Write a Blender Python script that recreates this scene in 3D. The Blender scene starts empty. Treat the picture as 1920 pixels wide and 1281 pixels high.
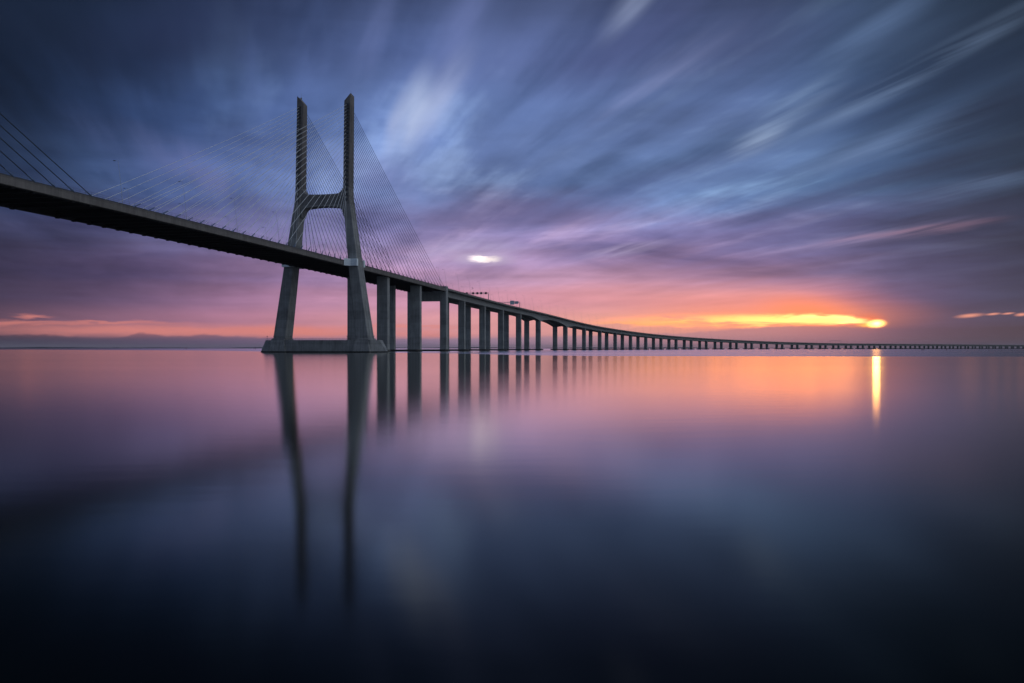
import bpy, math, random
from mathutils import Vector

# ------------------------------------------------------------------ camera, sky, sun, exposure
scene = bpy.context.scene
COL = scene.collection
R = math.radians
FPX, HORIZON, CAM_H = 1690.0, 653.0, 2.39          # focal length and horizon of the photograph (1920 px wide)

cam_d = bpy.data.cameras.new('camera')
cam = bpy.data.objects.new('camera', cam_d)
COL.objects.link(cam)
cam.location = (0, 0, CAM_H)
cam.rotation_euler = (R(90), 0, 0)
cam_d.sensor_fit = 'HORIZONTAL'
cam_d.sensor_width = 36
cam_d.lens = FPX / 1920 * 36
cam_d.shift_y = 12.5 / 1920
cam_d.clip_start = 0.5
cam_d.clip_end = 200000
scene.camera = cam

scene.view_settings.view_transform = 'Standard'
scene.view_settings.look = 'None'
scene.view_settings.exposure = 0
scene.view_settings.gamma = 1
scene.view_settings.use_curve_mapping = False
scene.cycles.use_denoising = True
scene.cycles.use_adaptive_sampling = True
scene.cycles.adaptive_threshold = 0.01
scene.cycles.max_bounces = 6
scene.cycles.sample_clamp_indirect = 6

SUN_AZ, SUN_EL = math.degrees(math.atan((1643 - 960) / FPX)), 1.42


def lin(c):
    c = c / 255
    return c / 12.92 if c <= 0.04045 else ((c + 0.055) / 1.055) ** 2.4


def L(rgb, k=1.0):
    return (lin(rgb[0]) * k, lin(rgb[1]) * k, lin(rgb[2]) * k, 1)


def sky_deg(px, py):
    """azimuth and elevation (degrees) of a point of the sky"""
    az = math.atan((px - 960) / FPX)
    return math.degrees(az), math.degrees(math.atan((HORIZON - py) / FPX * math.cos(az)))


class NT:
    """a small helper that builds shader nodes"""

    def __init__(self, tree):
        self.t = tree
        self.n = tree.nodes
        self.l = tree.links

    def put(self, sock, v):
        if isinstance(v, bpy.types.NodeSocket):
            self.l.new(v, sock)
        else:
            sock.default_value = v

    def node(self, typ, **kw):
        nd = self.n.new(typ)
        for k, v in kw.items():
            setattr(nd, k, v)
        return nd

    def math(self, op, a, b=None, c=None, clamp=False):
        nd = self.node('ShaderNodeMath', operation=op, use_clamp=clamp)
        self.put(nd.inputs[0], a)
        if b is not None:
            self.put(nd.inputs[1], b)
        if c is not None:
            self.put(nd.inputs[2], c)
        return nd.outputs[0]

    def mix(self, f, a, b, typ='MIX'):
        nd = self.node('ShaderNodeMix', data_type='RGBA', blend_type=typ)
        self.put(nd.inputs[0], f)
        self.put(nd.inputs[6], a)
        self.put(nd.inputs[7], b)
        return nd.outputs[2]

    def rng(self, v, a, b, c=0.0, d=1.0, typ='LINEAR'):
        nd = self.node('ShaderNodeMapRange', interpolation_type=typ)
        for i, x in enumerate((v, a, b, c, d)):
            self.put(nd.inputs[i], x)
        return nd.outputs[0]

    def xyz(self, x, y, z=0.0):
        nd = self.node('ShaderNodeCombineXYZ')
        for i, v in enumerate((x, y, z)):
            self.put(nd.inputs[i], v)
        return nd.outputs[0]

    def noise(self, vec, scale, detail=3.0, rough=0.5, dist=0.0):
        nd = self.node('ShaderNodeTexNoise')
        self.put(nd.inputs['Vector'], vec)
        nd.inputs['Scale'].default_value = scale
        nd.inputs['Detail'].default_value = detail
        nd.inputs['Roughness'].default_value = rough
        nd.inputs['Distortion'].default_value = dist
        return nd.outputs[0]

    def ramp(self, fac, stops, interp='LINEAR'):
        nd = self.node('ShaderNodeValToRGB')
        cr = nd.color_ramp
        cr.interpolation = interp
        while len(cr.elements) < len(stops):
            cr.elements.new(0.5)
        for e, (p, c) in zip(cr.elements, sorted(stops)):
            e.position = p
            e.color = c
        self.put(nd.inputs[0], fac)
        return nd.outputs[0]


world = bpy.data.worlds.new('World')
scene.world = world
world.use_nodes = True
W = NT(world.node_tree)
W.n.clear()
gen = W.node('ShaderNodeTexCoord').outputs['Generated']
sep = W.node('ShaderNodeSeparateXYZ')
W.l.new(gen, sep.inputs[0])
DX, DY, DZ = sep.outputs
DZa = W.math('ABSOLUTE', DZ)
AZ = W.math('MULTIPLY', W.math('ARCTAN2', DX, DY), 180 / math.pi)
EL = W.math('MULTIPLY', W.math('ARCSINE', DZa), 180 / math.pi)

# the cloud deck seen in perspective, drawn out along the wind by the long exposure
WIND = R(-16.5)
zz = W.math('ADD', DZa, 0.035)
cu = W.math('SUBTRACT', W.math('MULTIPLY', DX, math.cos(WIND)), W.math('MULTIPLY', DY, math.sin(WIND)))
cv = W.math('ADD', W.math('MULTIPLY', DX, math.sin(WIND)), W.math('MULTIPLY', DY, math.cos(WIND)))
# a streak keeps its bearing across the wind and runs along it
U = W.math('DIVIDE', cu, zz)
V = W.math('DIVIDE', cv, zz)
streak1 = W.noise(W.xyz(U, W.math('MULTIPLY', V, 0.22), 3.1), 1.35, 4, 0.5, 0.25)
streak2 = W.noise(W.xyz(U, W.math('MULTIPLY', V, 0.10), 9.7), 4.5, 3, 0.5, 0.1)
puff = W.noise(W.xyz(U, W.math('MULTIPLY', V, 0.55), 5.0), 1.3, 4, 0.55, 0.3)
band = W.noise(W.xyz(W.math('MULTIPLY', AZ, 0.05), EL, 1.0), 0.9, 4, 0.55, 0.4)

s1 = W.math('SUBTRACT', streak1, 0.5)
s2 = W.math('SUBTRACT', streak2, 0.5)
s3 = W.math('SUBTRACT', puff, 0.5)
s4 = W.math('SUBTRACT', band, 0.5)

# look-up position, pushed about by the clouds so that no edge is a straight gradient
hi = W.rng(EL, 3.0, 12.0)
AZw = W.math('ADD', AZ, W.math('MULTIPLY', W.math('MULTIPLY', s3, 9.0), hi))
ELw = W.math('ADD', EL, W.math('MULTIPLY', W.math('ADD', W.math('MULTIPLY', s1, 5.0), W.math('MULTIPLY', s3, 3.0)), hi))
ELw = W.math('ADD', ELw, W.math('MULTIPLY', W.math('MULTIPLY', s4, 1.2), W.rng(EL, 0.8, 4.0)))
facA = W.rng(AZw, -45, 45)

XS = [-250, 0, 240, 480, 720, 960, 1200, 1440, 1560, 1680, 1900, 2150]
ROWS = [
    (642, [(50, 44, 64), (58, 50, 70), (100, 82, 106), (128, 103, 134), (158, 128, 156), (192, 148, 168), (208, 150, 158), (200, 140, 148), (182, 124, 134), (108, 86, 108), (60, 60, 76), (50, 52, 66)]),
    (622, [(95, 66, 78), (140, 92, 98), (205, 128, 128), (208, 128, 130), (222, 145, 148), (218, 152, 156), (230, 160, 145), (225, 150, 140), (196, 124, 128), (88, 76, 106), (66, 66, 84), (54, 58, 72)]),
    (600, [(60, 50, 70), (88, 66, 84), (140, 100, 124), (178, 122, 146), (214, 148, 158), (220, 155, 158), (240, 165, 145), (250, 175, 125), (245, 146, 108), (88, 78, 112), (62, 68, 92), (50, 58, 78)]),
    (560, [(48, 42, 64), (60, 52, 76), (100, 80, 112), (160, 118, 152), (200, 146, 172), (206, 148, 172), (222, 152, 158), (222, 146, 148), (186, 124, 142), (80, 80, 122), (50, 62, 88), (40, 52, 74)]),
    (510, [(42, 40, 62), (52, 48, 74), (82, 72, 110), (136, 110, 152), (182, 144, 182), (180, 146, 182), (178, 138, 170), (152, 122, 160), (120, 108, 150), (84, 86, 128), (46, 58, 84), (38, 48, 70)]),
    (440, [(40, 42, 66), (50, 52, 80), (76, 76, 116), (118, 112, 158), (150, 140, 190), (150, 134, 182), (128, 118, 168), (112, 110, 160), (100, 104, 152), (78, 88, 130), (42, 54, 78), (34, 44, 64)]),
    (330, [(36, 46, 74), (46, 60, 94), (62, 78, 122), (96, 108, 166), (126, 138, 194), (120, 134, 190), (114, 132, 186), (102, 124, 172), (84, 108, 154), (68, 92, 134), (40, 54, 76), (32, 42, 60)]),
    (190, [(20, 32, 54), (26, 40, 66), (38, 54, 92), (78, 96, 152), (112, 128, 186), (112, 128, 186), (108, 122, 176), (96, 112, 162), (78, 98, 144), (62, 82, 120), (44, 58, 82), (30, 40, 60)]),
    (60, [(18, 28, 46), (26, 36, 58), (38, 50, 82), (66, 78, 122), (94, 106, 160), (104, 114, 168), (90, 98, 146), (76, 84, 126), (72, 86, 126), (64, 80, 114), (34, 46, 66), (26, 36, 52)]),
    (-90, [(14, 20, 34), (18, 26, 42), (26, 34, 56), (46, 52, 82), (66, 74, 112), (74, 82, 122), (66, 72, 106), (56, 62, 92), (50, 60, 86), (42, 54, 76), (26, 34, 48), (20, 28, 40)]),
]
sky = None
prev = None
for py, cols in ROWS:
    stops = []
    for x, c in zip(XS, cols):
        a = math.degrees(math.atan((x - 960) / FPX))
        if py < 400:
            c = (c[0] * 0.93, c[1] * 1.0, c[2] * 0.985)
        stops.append(((a + 45) / 90, L(c, 1.14 if 550 < py < 630 else 1.0)))
    col = W.ramp(facA, stops, 'B_SPLINE')
    e = math.degrees(math.atan((HORIZON - py) / FPX * 0.94))
    if sky is None:
        sky = col
    else:
        sky = W.mix(W.rng(ELw if e > 4.0 else EL, prev, e, typ='SMOOTHSTEP'), sky, col)
    prev = e
# overhead and behind the camera: plain blue grey overcast
sky = W.mix(W.rng(EL, 26, 50, typ='SMOOTHSTEP'), sky, L((160, 176, 204)))
behind = W.rng(W.math('ABSOLUTE', AZ), 34, 75, typ='SMOOTHSTEP')
# (brighter to the right of the camera, added out of view to lighten the side faces)
sky = W.mix(W.math('MULTIPLY', W.rng(AZ, 55, 80), W.rng(AZ, 150, 120)), sky, L((208, 218, 236)))
behind_m = W.math('MULTIPLY', behind, W.math('SUBTRACT', 1.0, W.math('MULTIPLY', W.rng(AZ, 55, 80), W.rng(AZ, 150, 120))))
sky = W.mix(behind_m, sky, W.mix(W.rng(EL, 0, 40), L((88, 102, 122)), L((108, 122, 152))))

# light and dark along the streaks
front = W.math('SUBTRACT', 1.0, W.math('MULTIPLY', behind, 0.6))
amp = W.math('MULTIPLY', W.rng(EL, 2.0, 12.0, 0.12, 1.0), front)
k = W.math('ADD', W.math('MULTIPLY', s1, 1.5), W.math('ADD', W.math('MULTIPLY', s2, 0.55), W.math('MULTIPLY', s3, 1.0)))
k = W.math('ADD', W.math('MULTIPLY', W.math('MULTIPLY', k, amp), 1.1), 1.0)
k = W.math('ADD', k, W.math('MULTIPLY', W.math('MULTIPLY', s4, 0.8), W.math('MULTIPLY', W.rng(EL, 1.5, 3.0), W.rng(EL, 12.0, 5.0))))
k = W.math('MAXIMUM', k, 0.35)
sky = W.mix(1.0, sky, W.xyz(k, k, k), 'MULTIPLY')
# broken wisps: thin bright cloud and dark scud, both drawn out along the wind
wa = W.noise(W.xyz(U, W.math('MULTIPLY', V, 0.3), 21.0), 1.9, 5, 0.55, 0.35)
wb = W.noise(W.xyz(U, W.math('MULTIPLY', V, 0.13), 33.0), 3.4, 4, 0.55, 0.2)
fil = W.noise(W.xyz(U, W.math('MULTIPLY', V, 0.09), 47.0), 13.0, 3, 0.5, 0.1)
fil5 = W.math('SUBTRACT', fil, 0.5)
hp = W.noise(W.xyz(W.math('ADD', W.math('MULTIPLY', AZ, 0.10), W.math('MULTIPLY', EL, 0.05)), W.math('MULTIPLY', EL, 0.42), 61.0), 1.0, 5, 0.55, 0.5)
hp5 = W.math('SUBTRACT', hp, 0.5)
hk = W.math('ADD', 1.0, W.math('MULTIPLY', W.math('MULTIPLY', hp5, 1.7), W.math('MULTIPLY', W.rng(EL, 1.8, 4.5), W.rng(EL, 14.0, 9.0))))
sky = W.mix(1.0, sky, W.xyz(W.math('POWER', hk, 1.1), hk, W.math('POWER', hk, 0.8)), 'MULTIPLY')
wc = W.math('ADD', W.math('MULTIPLY', wa, 0.6), W.math('MULTIPLY', wb, 0.4))
br = W.math('MULTIPLY', W.rng(wc, 0.50, 0.66, 0, 1, 'SMOOTHSTEP'), W.math('MULTIPLY', W.rng(EL, 3.5, 10), W.rng(AZ, -27, -8, 0.0, 1)))
dk_ = W.math('MULTIPLY', W.rng(wc, 0.50, 0.36, 0, 1, 'SMOOTHSTEP'), W.rng(EL, 3.5, 10))
light_c = W.mix(1.0, sky, (2.3, 2.15, 1.75, 1), 'MULTIPLY')
dark_c = W.mix(1.0, sky, (0.50, 0.56, 0.62, 1), 'MULTIPLY')
sky = W.mix(W.math('MULTIPLY', br, 0.7), sky, light_c)
sky = W.mix(W.math('MULTIPLY', dk_, 0.62), sky, dark_c)


def patch(base, px, py, rx, ry, tilt, rgb, strength, gain=1.0, texture=None, az=AZ, el=EL):
    """a soft elongated gap or bank of cloud at a place of the sky; rx, ry in pixels of the photograph, tilt in degrees"""
    a, e = sky_deg(px, py)
    kk = math.degrees(1 / FPX)
    m = W.node('ShaderNodeMapping', vector_type='TEXTURE')
    W.l.new(W.xyz(az, el), m.inputs[0])
    m.inputs[1].default_value = (a, e, 0)
    m.inputs[2].default_value = (0, 0, R(tilt))
    m.inputs[3].default_value = (rx * kk, ry * kk, 1)
    g = W.node('ShaderNodeTexGradient', gradient_type='SPHERICAL')
    W.l.new(m.outputs[0], g.inputs[0])
    f = W.rng(g.outputs['Fac'], 0, 1, 0, strength, 'SMOOTHSTEP')
    if texture is not None:
        f = W.math('MULTIPLY', f, texture)
    return W.mix(f, base, L(rgb, gain))


tex = W.rng(W.math('ADD', W.math('ADD', W.math('MULTIPLY', s1, 0.8), W.math('MULTIPLY', s2, 1.2)), W.math('MULTIPLY', fil5, 0.8)), -0.28, 0.25)
tex_soft = W.rng(s2, -0.3, 0.25, 0.5, 1.0)
AZs = W.math('ADD', AZ, W.math('MULTIPLY', s3, 2.0))
ELs = W.math('ADD', EL, W.math('MULTIPLY', s3, 1.2))
for a in [
    # px, py, rx, ry, tilt, colour, strength
    (775, 215, 120, 46, 70, (190, 204, 238), 0.8),
    (830, 185, 150, 44, 58, (180, 192, 230), 0.65),
    (740, 240, 90, 24, 75, (176, 188, 226), 0.5),
    (585, 95, 170, 40, 76, (100, 122, 180), 0.6),
    (700, 70, 150, 34, 66, (118, 132, 186), 0.5),
    (480, 150, 150, 40, 100, (88, 108, 164), 0.5),
    (870, 60, 160, 60, 60, (120, 134, 190), 0.5),
    (1245, 140, 210, 44, 30, (160, 168, 212), 0.45),
    (1190, 5, 110, 36, 45, (176, 190, 226), 0.5),
    (1420, 262, 80, 30, 27, (176, 196, 228), 0.75),
    (1490, 205, 150, 34, 30, (150, 176, 214), 0.7),
    (1730, 130, 300, 30, 24, (140, 166, 204), 0.72),
    (1660, 40, 180, 40, 28, (104, 130, 172), 0.6),
    (1650, 275, 230, 34, 15, (112, 138, 180), 0.7),
    (1840, 345, 170, 22, 8, (98, 120, 156), 0.6),
    (1600, 450, 260, 18, 7, (168, 150, 190), 0.55),
    (1715, 434, 170, 12, 4, (190, 142, 162), 0.5),
    (1170, 470, 120, 14, 8, (190, 176, 212), 0.55),
    (870, 470, 160, 34, 4, (196, 184, 216), 0.45),
    (300, 300, 240, 60, -25, (84, 98, 146), 0.55),
    (400, 330, 190, 46, -30, (112, 118, 170), 0.55),
    (700, 330, 170, 60, -20, (140, 146, 200), 0.4),
]:
    sky = patch(sky, *a, texture=tex, az=AZs, el=ELs)
for a in [
    (60, 120, 480, 210, 10, (18, 28, 48), 0.95),
    (330, 60, 240, 90, 20, (40, 50, 86), 0.6),
    (1190, 70, 230, 60, 28, (74, 82, 128), 0.6),
    (1720, 200, 330, 36, 26, (36, 54, 80), 0.75),
    (1860, 190, 180, 60, 22, (36, 50, 74), 0.7),
    (1560, 365, 380, 30, 14, (66, 86, 130), 0.6),
    (1800, 300, 260, 34, 14, (38, 54, 78), 0.7),
    (1850, 400, 260, 40, 6, (42, 54, 80), 0.7),
    (1280, 330, 280, 44, 12, (78, 92, 144), 0.45),
    (960, 400, 280, 40, 6, (108, 108, 158), 0.5),
    (640, 400, 220, 40, 0, (112, 112, 162), 0.35),
]:
    sky = patch(sky, *a, texture=W.rng(tex, 1, 0, 0.55, 1.0), az=AZs, el=ELs)

# warm glow round the sun, the gold gap in the cloud, the sun itself half in cloud
ELn = W.math('ADD', EL, W.math('MULTIPLY', s4, 0.35))
glow_tex = W.rng(s4, -0.2, 0.2, 0.7, 1.0)
sky = patch(sky, 1430, 590, 330, 52, 0, (252, 140, 112), 0.8, 1.25, glow_tex)
sky = patch(sky, 1515, 586, 125, 42, -6, (255, 138, 90), 0.75, 1.3)
sky = patch(sky, 1180, 560, 420, 70, 0, (232, 152, 150), 0.35, 1.0, glow_tex)
fine = W.noise(W.xyz(W.math('MULTIPLY', AZ, 0.16), EL, 4.0), 2.6, 4, 0.6, 0.5)
f5 = W.math('SUBTRACT', fine, 0.5)
ELf = W.math('ADD', EL, W.math('MULTIPLY', f5, 0.75))
gold = W.rng(f5, -0.16, 0.04)
sky = patch(sky, 1350, 601, 290, 17, 0, (255, 150, 86), 1.0, 2.3, gold, el=ELf)
sky = patch(sky, 1450, 600, 190, 12, -0.6, (255, 152, 82), 1.0, 3.8, el=ELf)
sky = patch(sky, 1545, 599, 92, 11, -1, (255, 158, 92), 1.0, 5.2, el=ELf)
sky = patch(sky, 1215, 606, 150, 7, 0, (255, 172, 108), 0.8, 1.3, el=ELf)
sky = patch(sky, 1632, 604, 36, 22, 0, (255, 122, 74), 0.7, 1.1)
sky = patch(sky, 1634, 608, 34, 8, 6, (255, 190, 90), 1.0, 1.5, el=ELf)
sky = patch(sky, 1588, 598, 52, 8.5, -5, (255, 160, 94), 1.0, 5.0, el=ELf)
sky = patch(sky, 1530, 600, 100, 9, 0, (255, 156, 86), 1.0, 3.8)
sky = patch(sky, 1643, 607, 20, 9.5, 4, (255, 184, 100), 1.0, 6.0)
sky = patch(sky, 1644, 606.5, 9, 6, 8, (255, 172, 84), 1.0, 13.0, el=ELf)
sky = patch(sky, 907, 485, 80, 18, -2, (206, 188, 216), 0.8, 1.0, el=ELf)
sky = patch(sky, 902, 486, 32, 8, -4, (255, 240, 236), 1.0, 1.8, el=ELf)
sky = patch(sky, 918, 487, 30, 8, 3, (255, 240, 236), 0.9, 1.1, el=ELf)
# thin lit slivers over the horizon on both sides
for x, y, rx, ry in ((1818, 592, 30, 5), (1862, 589, 16, 3), (1890, 588, 14, 2.5), (1915, 590, 14, 4)):
    sky = patch(sky, x, y, rx, ry, 5, (245, 160, 140), 1.0, 1.0)
for x, y, rx, ry, s_ in ((60, 592, 40, 5, 0.7), (20, 606, 90, 8, 0.6), (200, 606, 190, 5, 0.6), (300, 621, 330, 13, 0.6), (560, 622, 200, 16, 0.75), (760, 612, 160, 5, 0.6), (800, 628, 120, 10, 0.5)):
    sky = patch(sky, x, y, rx, ry, 0, (238, 142, 130), s_, 1.0, el=ELf)

# low bank of far cloud along the horizon, lumpy on top
bank_pts = [(-200, 20), (0, 22), (80, 24), (140, 20), (230, 20), (262, 28), (275, 27), (290, 25), (330, 22), (365, 24), (383, 26), (400, 25), (430, 22), (520, 20),
            (700, 17), (900, 20), (1000, 22), (1150, 26), (1300, 30), (1450, 40), (1600, 38), (1750, 34), (2000, 40)]
stops = []
for x, hgt in bank_pts:
    a = math.degrees(math.atan((x - 960) / FPX))
    stops.append(((a + 45) / 90, (hgt / 50,) * 3 + (1,)))
bank_h = W.ramp(W.rng(AZ, -45, 45), stops, 'CARDINAL')
bank_h = W.math('MULTIPLY', bank_h, math.degrees(50 / FPX))
bn = W.noise(W.xyz(AZ, W.math('MULTIPLY', EL, 2.0), 0), 1.5, 3, 0.5)
bank_h = W.math('ADD', bank_h, W.math('MULTIPLY', W.math('SUBTRACT', bn, 0.5), 0.22))
bank_m = W.rng(W.math('SUBTRACT', bank_h, EL), -0.05, 0.14, typ='SMOOTHSTEP')
bank_c = W.ramp(W.rng(AZ, -45, 45), [((math.degrees(math.atan((x - 960) / FPX)) + 45) / 90, L(c)) for x, c in
                [(-200, (46, 40, 58)), (0, (52, 46, 64)), (240, (86, 72, 98)), (480, (112, 92, 122)), (760, (150, 126, 158)), (960, (178, 146, 168)),
                 (1200, (196, 146, 158)), (1440, (190, 134, 146)), (1620, (152, 110, 130)), (1740, (80, 74, 100)), (1920, (60, 60, 74))]], 'B_SPLINE')
sky = W.mix(W.math('MULTIPLY', bank_m, 0.7), sky, bank_c)
sky = W.mix(W.rng(EL, 0.55, 0.0, 0.0, 0.35), sky, W.mix(1.0, bank_c, (0.86, 0.9, 1.02, 1), 'MULTIPLY'))

# the clear sky above the cloud: a physical sky at its dawn brightness, showing faintly through
nishita = W.node('ShaderNodeTexSky', sky_type='NISHITA')
nishita.sun_disc = False
nishita.sun_elevation = R(SUN_EL)
nishita.sun_rotation = R(SUN_AZ)
bg1 = W.node('ShaderNodeBackground')
W.l.new(sky, bg1.inputs[0])
bg1.inputs[1].default_value = 0.97
bg2 = W.node('ShaderNodeBackground')
W.l.new(nishita.outputs[0], bg2.inputs[0])
bg2.inputs[1].default_value = 0.05
mx = W.node('ShaderNodeMixShader')
mx.inputs[0].default_value = 0.04
W.l.new(bg1.outputs[0], mx.inputs[1])
W.l.new(bg2.outputs[0], mx.inputs[2])
out = W.node('ShaderNodeOutputWorld')
W.l.new(mx.outputs[0], out.inputs[0])
world.cycles.sampling_method = 'MANUAL'
world.cycles.sample_map_resolution = 2048

sun_d = bpy.data.lights.new('sun', 'SUN')
sun_d.energy = 0.002
sun_d.angle = R(0.42)
sun_d.color = (1.0, 0.42, 0.10)
sun = bpy.data.objects.new('sun', sun_d)
COL.objects.link(sun)
sd = Vector((math.sin(R(SUN_AZ)) * math.cos(R(SUN_EL)), math.cos(R(SUN_AZ)) * math.cos(R(SUN_EL)), math.sin(R(SUN_EL))))
sun.rotation_euler = sd.to_track_quat('Z', 'Y').to_euler()

# ------------------------------------------------------------------ materials


def material(name):
    m = bpy.data.materials.new(name)
    m.use_nodes = True
    t = NT(m.node_tree)
    return m, t, t.n['Principled BSDF']


def concrete(name, base, lift=4.0, contrast=1.0, bump=0.25, mast=False):
    """cast concrete: pour lifts, panel joints, rain streaks, blotches and a wet weed band at the waterline"""
    m, t, b = material(name)
    geo = t.node('ShaderNodeNewGeometry')
    s = t.node('ShaderNodeSeparateXYZ')
    t.l.new(geo.outputs['Position'], s.inputs[0])
    x, y, z = s.outputs
    blotch = t.noise(geo.outputs['Position'], 0.22, 5, 0.6)
    fine_ = t.noise(geo.outputs['Position'], 2.5, 4, 0.6)
    runs = t.noise(t.xyz(x, y, t.math('MULTIPLY', z, 0.05)), 0.9, 4, 0.6)
    cell = t.math('FLOOR', t.math('DIVIDE', z, lift))
    wn = t.node('ShaderNodeTexWhiteNoise', noise_dimensions='1D')
    t.l.new(cell, wn.inputs['W'])
    fr = t.math('FRACT', t.math('DIVIDE', z, lift))
    joint = t.math('LESS_THAN', fr, 0.05)
    v = t.math('ADD', 0.5, t.math('MULTIPLY', t.math('SUBTRACT', blotch, 0.5), 0.9 * contrast))
    v = t.math('ADD', v, t.math('MULTIPLY', t.math('SUBTRACT', runs, 0.5), 1.0 * contrast))
    v = t.math('ADD', v, t.math('MULTIPLY', t.math('SUBTRACT', fine_, 0.5), 0.35 * contrast))
    v = t.math('ADD', v, t.math('MULTIPLY', t.math('SUBTRACT', wn.outputs[0], 0.5), 0.22 * contrast))
    v = t.math('SUBTRACT', v, t.math('MULTIPLY', joint, 0.16), clamp=True)
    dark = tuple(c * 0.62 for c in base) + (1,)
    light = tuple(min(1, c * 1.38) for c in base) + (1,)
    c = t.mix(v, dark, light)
    if mast:     # the masts above the crossbeam are browner and darker
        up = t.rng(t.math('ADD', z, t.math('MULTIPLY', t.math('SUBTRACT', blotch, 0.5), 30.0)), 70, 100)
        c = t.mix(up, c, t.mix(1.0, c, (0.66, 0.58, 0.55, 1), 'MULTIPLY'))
    wet = t.rng(t.math('ADD', z, t.math('MULTIPLY', t.math('SUBTRACT', fine_, 0.5), 0.5)), 0.45, 0.9, 1, 0)
    c = t.mix(wet, c, (0.016, 0.018, 0.016, 1))
    t.l.new(c, b.inputs['Base Color'])
    b.inputs['Roughness'].default_value = 0.85
    bp = t.node('ShaderNodeBump')
    bp.inputs['Strength'].default_value = bump
    bp.inputs['Distance'].default_value = 0.08
    t.l.new(t.math('ADD', fine_, t.math('MULTIPLY', joint, -1.0)), bp.inputs['Height'])
    t.l.new(bp.outputs[0], b.inputs['Normal'])
    return m


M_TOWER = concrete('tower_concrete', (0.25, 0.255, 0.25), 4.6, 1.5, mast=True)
M_PIER = concrete('pier_concrete', (0.27, 0.28, 0.275), 5.2, 1.3)
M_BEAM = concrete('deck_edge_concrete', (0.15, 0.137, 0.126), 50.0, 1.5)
M_GIRD = concrete('viaduct_concrete', (0.30, 0.31, 0.31), 60.0, 0.6)
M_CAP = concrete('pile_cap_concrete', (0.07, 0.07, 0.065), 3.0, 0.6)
M_UNDER = concrete('shaded_underside_concrete', (0.022, 0.022, 0.024), 60.0, 0.6)  # near black: the shade under the deck is put into the colour


def plain(name, col, rough=0.5, metal=0.0, var=0.15):
    m, t, b = material(name)
    geo = t.node('ShaderNodeNewGeometry')
    n = t.noise(geo.outputs['Position'], 1.3, 4, 0.6)
    c = t.mix(n, tuple(x * (1 - var) for x in col) + (1,), tuple(min(1, x * (1 + var)) for x in col) + (1,))
    t.l.new(c, b.inputs['Base Color'])
    b.inputs['Roughness'].default_value = rough
    b.inputs['Metallic'].default_value = metal
    return m


M_CABLE = plain('white_cable_sheath', (0.80, 0.82, 0.82), 0.45)
M_SLEEVE = plain('blue_grey_sleeve_steel', (0.08, 0.13, 0.22), 0.5)
M_CABLE_SHADED = plain('shaded_cable_sheath', (0.16, 0.17, 0.18), 0.5)  # same white sheath, with the side-span fan's shade put into its colour
M_CABLE_DARK = plain('dark_cable_sheath', (0.02, 0.022, 0.028), 0.6)
M_STEEL = plain('dark_painted_steel', (0.05, 0.055, 0.065), 0.5)
M_GALV = plain('galvanised_steel', (0.34, 0.36, 0.38), 0.5, 0.3)
M_COLLAR = plain('pale_blue_grey_cladding', (0.80, 0.88, 0.92), 0.5)
M_ASPHALT = plain('asphalt', (0.05, 0.05, 0.05), 0.9)
M_SIGN = plain('pale_sign_back', (0.45, 0.50, 0.55), 0.5)
M_RED = plain('red_buoy_paint', (0.16, 0.03, 0.03), 0.5)
M_LAND = plain('far_land', (0.05, 0.065, 0.07), 0.95)
M_LENS = plain('lamp_lens', (0.5, 0.5, 0.48), 0.2)

# water: mirror-calm in the foreground, rougher where the wind touches it farther out
M_WATER = bpy.data.materials.new('estuary_water')
M_WATER.use_nodes = True
T = NT(M_WATER.node_tree)
T.n.clear()
geo = T.node('ShaderNodeNewGeometry')
sp = T.node('ShaderNodeSeparateXYZ')
T.l.new(geo.outputs['Position'], sp.inputs[0])
wx, wy, wz = sp.outputs
shore = T.ramp(T.rng(wx, -800, 800), [((x + 800) / 1600, (v / 2000,) * 3 + (1,)) for x, v in
               [(-800, 1500), (-300, 900), (-140, 560), (-80, 500), (-55, 460), (-18, 385), (0, 312), (24, 276), (104, 258), (142, 250), (300, 240), (800, 230)]], 'LINEAR')
shore = T.math('MULTIPLY', shore, 2000)
wn1 = T.noise(T.xyz(T.math('MULTIPLY', wx, 0.15), wy, 0), 0.05, 4, 0.6)
dist = T.math('SUBTRACT', T.math('ADD', wy, T.math('MULTIPLY', T.math('SUBTRACT', wn1, 0.5), 26)), shore)
rough_m = T.rng(dist, -4, 10, typ='SMOOTHSTEP')
wn2 = T.noise(T.xyz(T.math('MULTIPLY', wx, 0.03), T.math('MULTIPLY', wy, 0.7), 3), 0.06, 4, 0.65)
rough_far = T.rng(wn2, 0.3, 0.7, 0.17, 0.34)
wn3 = T.noise(T.xyz(T.math('MULTIPLY', wx, 0.25), wy, 7), 0.02, 4, 0.6)
rough_near = T.rng(wn3, 0.3, 0.7, 0.105, 0.125)
rough = T.math('ADD', T.math('MULTIPLY', rough_far, rough_m), T.math('MULTIPLY', rough_near, T.math('SUBTRACT', 1.0, rough_m)))
rip = T.noise(T.xyz(T.math('MULTIPLY', wx, 0.35), wy, 0), 1.1, 2, 0.5)
bp = T.node('ShaderNodeBump')
bp.inputs['Strength'].default_value = 0.02
bp.inputs['Distance'].default_value = 0.1
T.l.new(rip, bp.inputs['Height'])
gl = T.node('ShaderNodeBsdfAnisotropic')
gl.distribution = 'BECKMANN'
gl.inputs['Color'].default_value = (0.97, 0.97, 0.93, 1)
T.l.new(rough, gl.inputs['Roughness'])
T.l.new(bp.outputs[0], gl.inputs['Normal'])
df = T.node('ShaderNodeBsdfDiffuse')
df.inputs['Color'].default_value = (0.002, 0.004, 0.005, 1)
dotn = T.node('ShaderNodeVectorMath', operation='DOT_PRODUCT')
T.l.new(geo.outputs['Incoming'], dotn.inputs[0])
T.l.new(geo.outputs['Normal'], dotn.inputs[1])
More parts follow.
